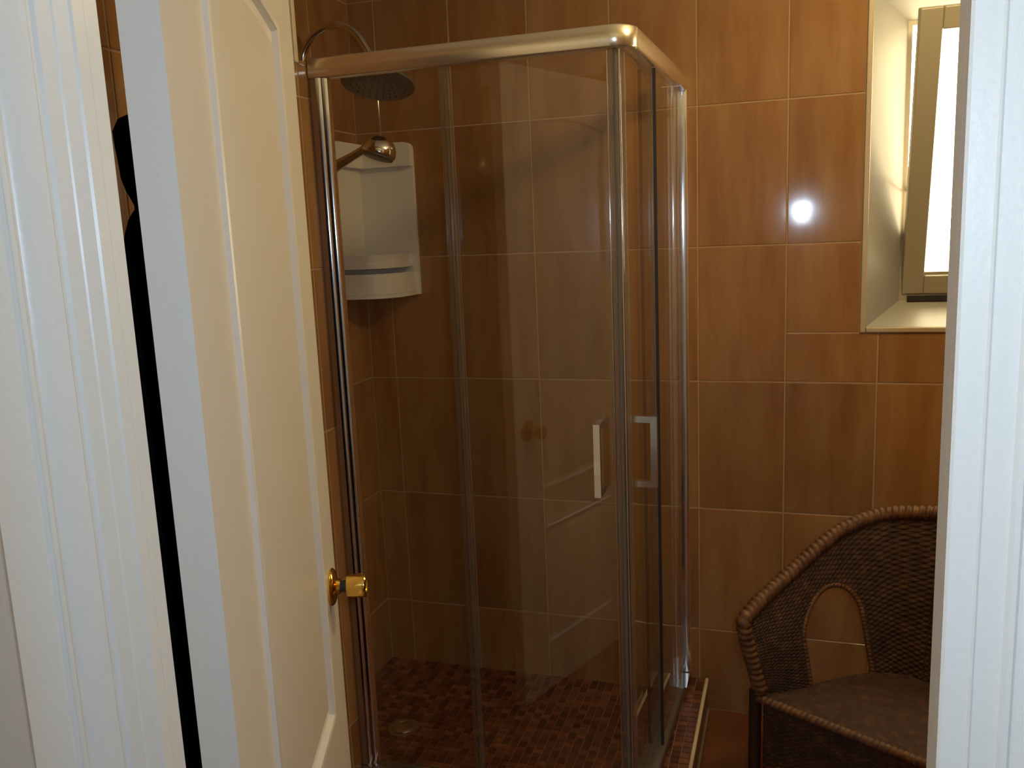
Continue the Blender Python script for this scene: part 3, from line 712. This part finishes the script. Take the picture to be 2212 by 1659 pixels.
# seat: woven sheet over the tub outline
b = MB(); NS = 150; NV = 110
def seat_pt(i, j):
    v = -0.012+0.335*j/NV
    # half width at depth v by inverting the base curve
    lo = 0.0
    best = 0.0
    for k in range(len(half_base)-1):
        (u0, v0), (u1, v1) = half_base[k], half_base[k+1]
        if v0 <= v <= v1: best = u0+(u1-u0)*(v-v0)/(v1-v0)
    if v < 0: best = 0.0
    if v > half_base[-1][1]: best = CW/2-0.01
    u = best+(CW-2*best)*i/NS
    z = SHT+0.008*math.sin(PI*i/NS)*math.sin(PI*max(0, v)/0.33)
    rr = 0.30*j/NV*130
    z += 0.0016*math.cos(PI*u/0.016)*(1 if int(v/0.0062+100) % 2 else -1)*abs(math.sin(PI*v/0.0062))
    if v < 0.0: z -= 0.010*(v/0.012)**2
    return L(u, v, z)
for j in range(NV+1):
    for i in range(NS+1): b.v.append(tuple(seat_pt(i, j)))
for j in range(NV):
    for i in range(NS): b.f.append([j*(NS+1)+i, j*(NS+1)+i+1, (j+1)*(NS+1)+i+1, (j+1)*(NS+1)+i])
st = b.build('seat', M['wicker'], chair, smooth=True); so = st.modifiers.new('thick', 'SOLIDIFY'); so.thickness = 0.012; so.offset = -1
rope('seat_binding', resample([L(0.0+CW*k/20, -0.008, SHT-0.006) for k in range(21)], 0.002), 0.010, 0.013, 0.0014, chair)
# woven skirts: front and round the sides, lower edge an arch
def skirt(name, f, n, zlow):
    b = MB(); NU, NVV = n*6, 78
    for j in range(NVV+1):
        for i in range(NU+1):
            s = i/NU; z1 = SHT-0.012; z0 = zlow(s); z = z0+(z1-z0)*j/NVV; row = j/3.0
            p, nn = f(s); o = 0.0018*math.cos(PI*s*n)*(1 if int(row) % 2 else -1)*abs(math.sin(PI*row))
            q = L(p[0], p[1], z)+(EU*nn[0]+EV*nn[1])*o
            b.v.append(tuple(q))
    for j in range(NVV):
        for i in range(NU): b.f.append([j*(NU+1)+i, j*(NU+1)+i+1, (j+1)*(NU+1)+i+1, (j+1)*(NU+1)+i])
    o = b.build(name, M['wicker'], chair, smooth=True); so = o.modifiers.new('thick', 'SOLIDIFY'); so.thickness = 0.005; so.offset = 0
    return o
skirt('front_skirt', lambda s: ((0.012+(CW-0.024)*s, 0.004), (0, 1)), 34, lambda s: 0.205+0.055*math.sin(PI*s)**0.7)
skirt('side_skirt', lambda s: ((basec(0.02+0.96*s).x, basec(0.02+0.96*s).y+0.004), (1, 0)), 60, lambda s: 0.205+0.05*abs(math.sin(PI*s*3)))
for (u0, v0, u1, v1) in ((-0.008, -0.004, -0.010, -0.008), (CW+0.008, -0.004, CW+0.010, -0.008), (0.130, 0.250, 0.110, 0.285), (CW-0.130, 0.250, CW-0.110, 0.285)):
    b = MB(); b.tube([L(u1, v1, 0.0), L((u0+u1)/2, (v0+v1)/2, 0.2), L(u0, v0, SHT-0.014 if v0 > 0 else SHT+0.012)], 0.0150, 14); b.build('leg', M['darkwood'], chair, angle=50)

# ------------------------------------------------------------------ black garment behind the door
rob = tag(empty('bathrobe', PR, DA), 'black garment hanging on the back of the open white door', 'garment')
# (height, depth off the door back) read along the sight line through the hinge gap
prof = [(1.712, 0.020), (1.706, 0.085), (1.700, 0.118), (1.695, 0.131), (1.682, 0.1375), (1.663, 0.1365), (1.640, 0.1345), (1.623, 0.1335), (1.607, 0.1295), (1.588, 0.1205), (1.583, 0.1205), (1.569, 0.1315), (1.553, 0.1360), (1.521, 0.1470), (1.500, 0.155), (1.45, 0.165), (1.35, 0.175), (1.10, 0.180), (0.85, 0.182), (0.60, 0.176), (0.585, 0.165)]
vs = []; fs = []; NA = 36
for (z, q) in prof:
    for k in range(NA+1):
        a = PI*k/NA; fold = 1+0.05*math.sin(a*9+z*2.0)*(1 if z < 1.42 else 0.0)
        vs.append((0.36-0.115*math.cos(a)*min(1.0, 0.45+q*4.2), DT+0.004+q*fold*math.sin(a)**0.75+random.uniform(-1, 1)*0.0012, z))
for i in range(len(prof)-1):
    for k in range(NA): fs.append([i*(NA+1)+k, i*(NA+1)+k+1, (i+1)*(NA+1)+k+1, (i+1)*(NA+1)+k])
    fs.append([i*(NA+1), (i+1)*(NA+1), (i+1)*(NA+1)+NA, i*(NA+1)+NA])
fs.append(list(range(NA+1))); fs.append([(len(prof)-1)*(NA+1)+k for k in range(NA+1)])
b = MB(); b.add(vs, fs); b.build('robe_body', M['black'], rob, smooth=True)
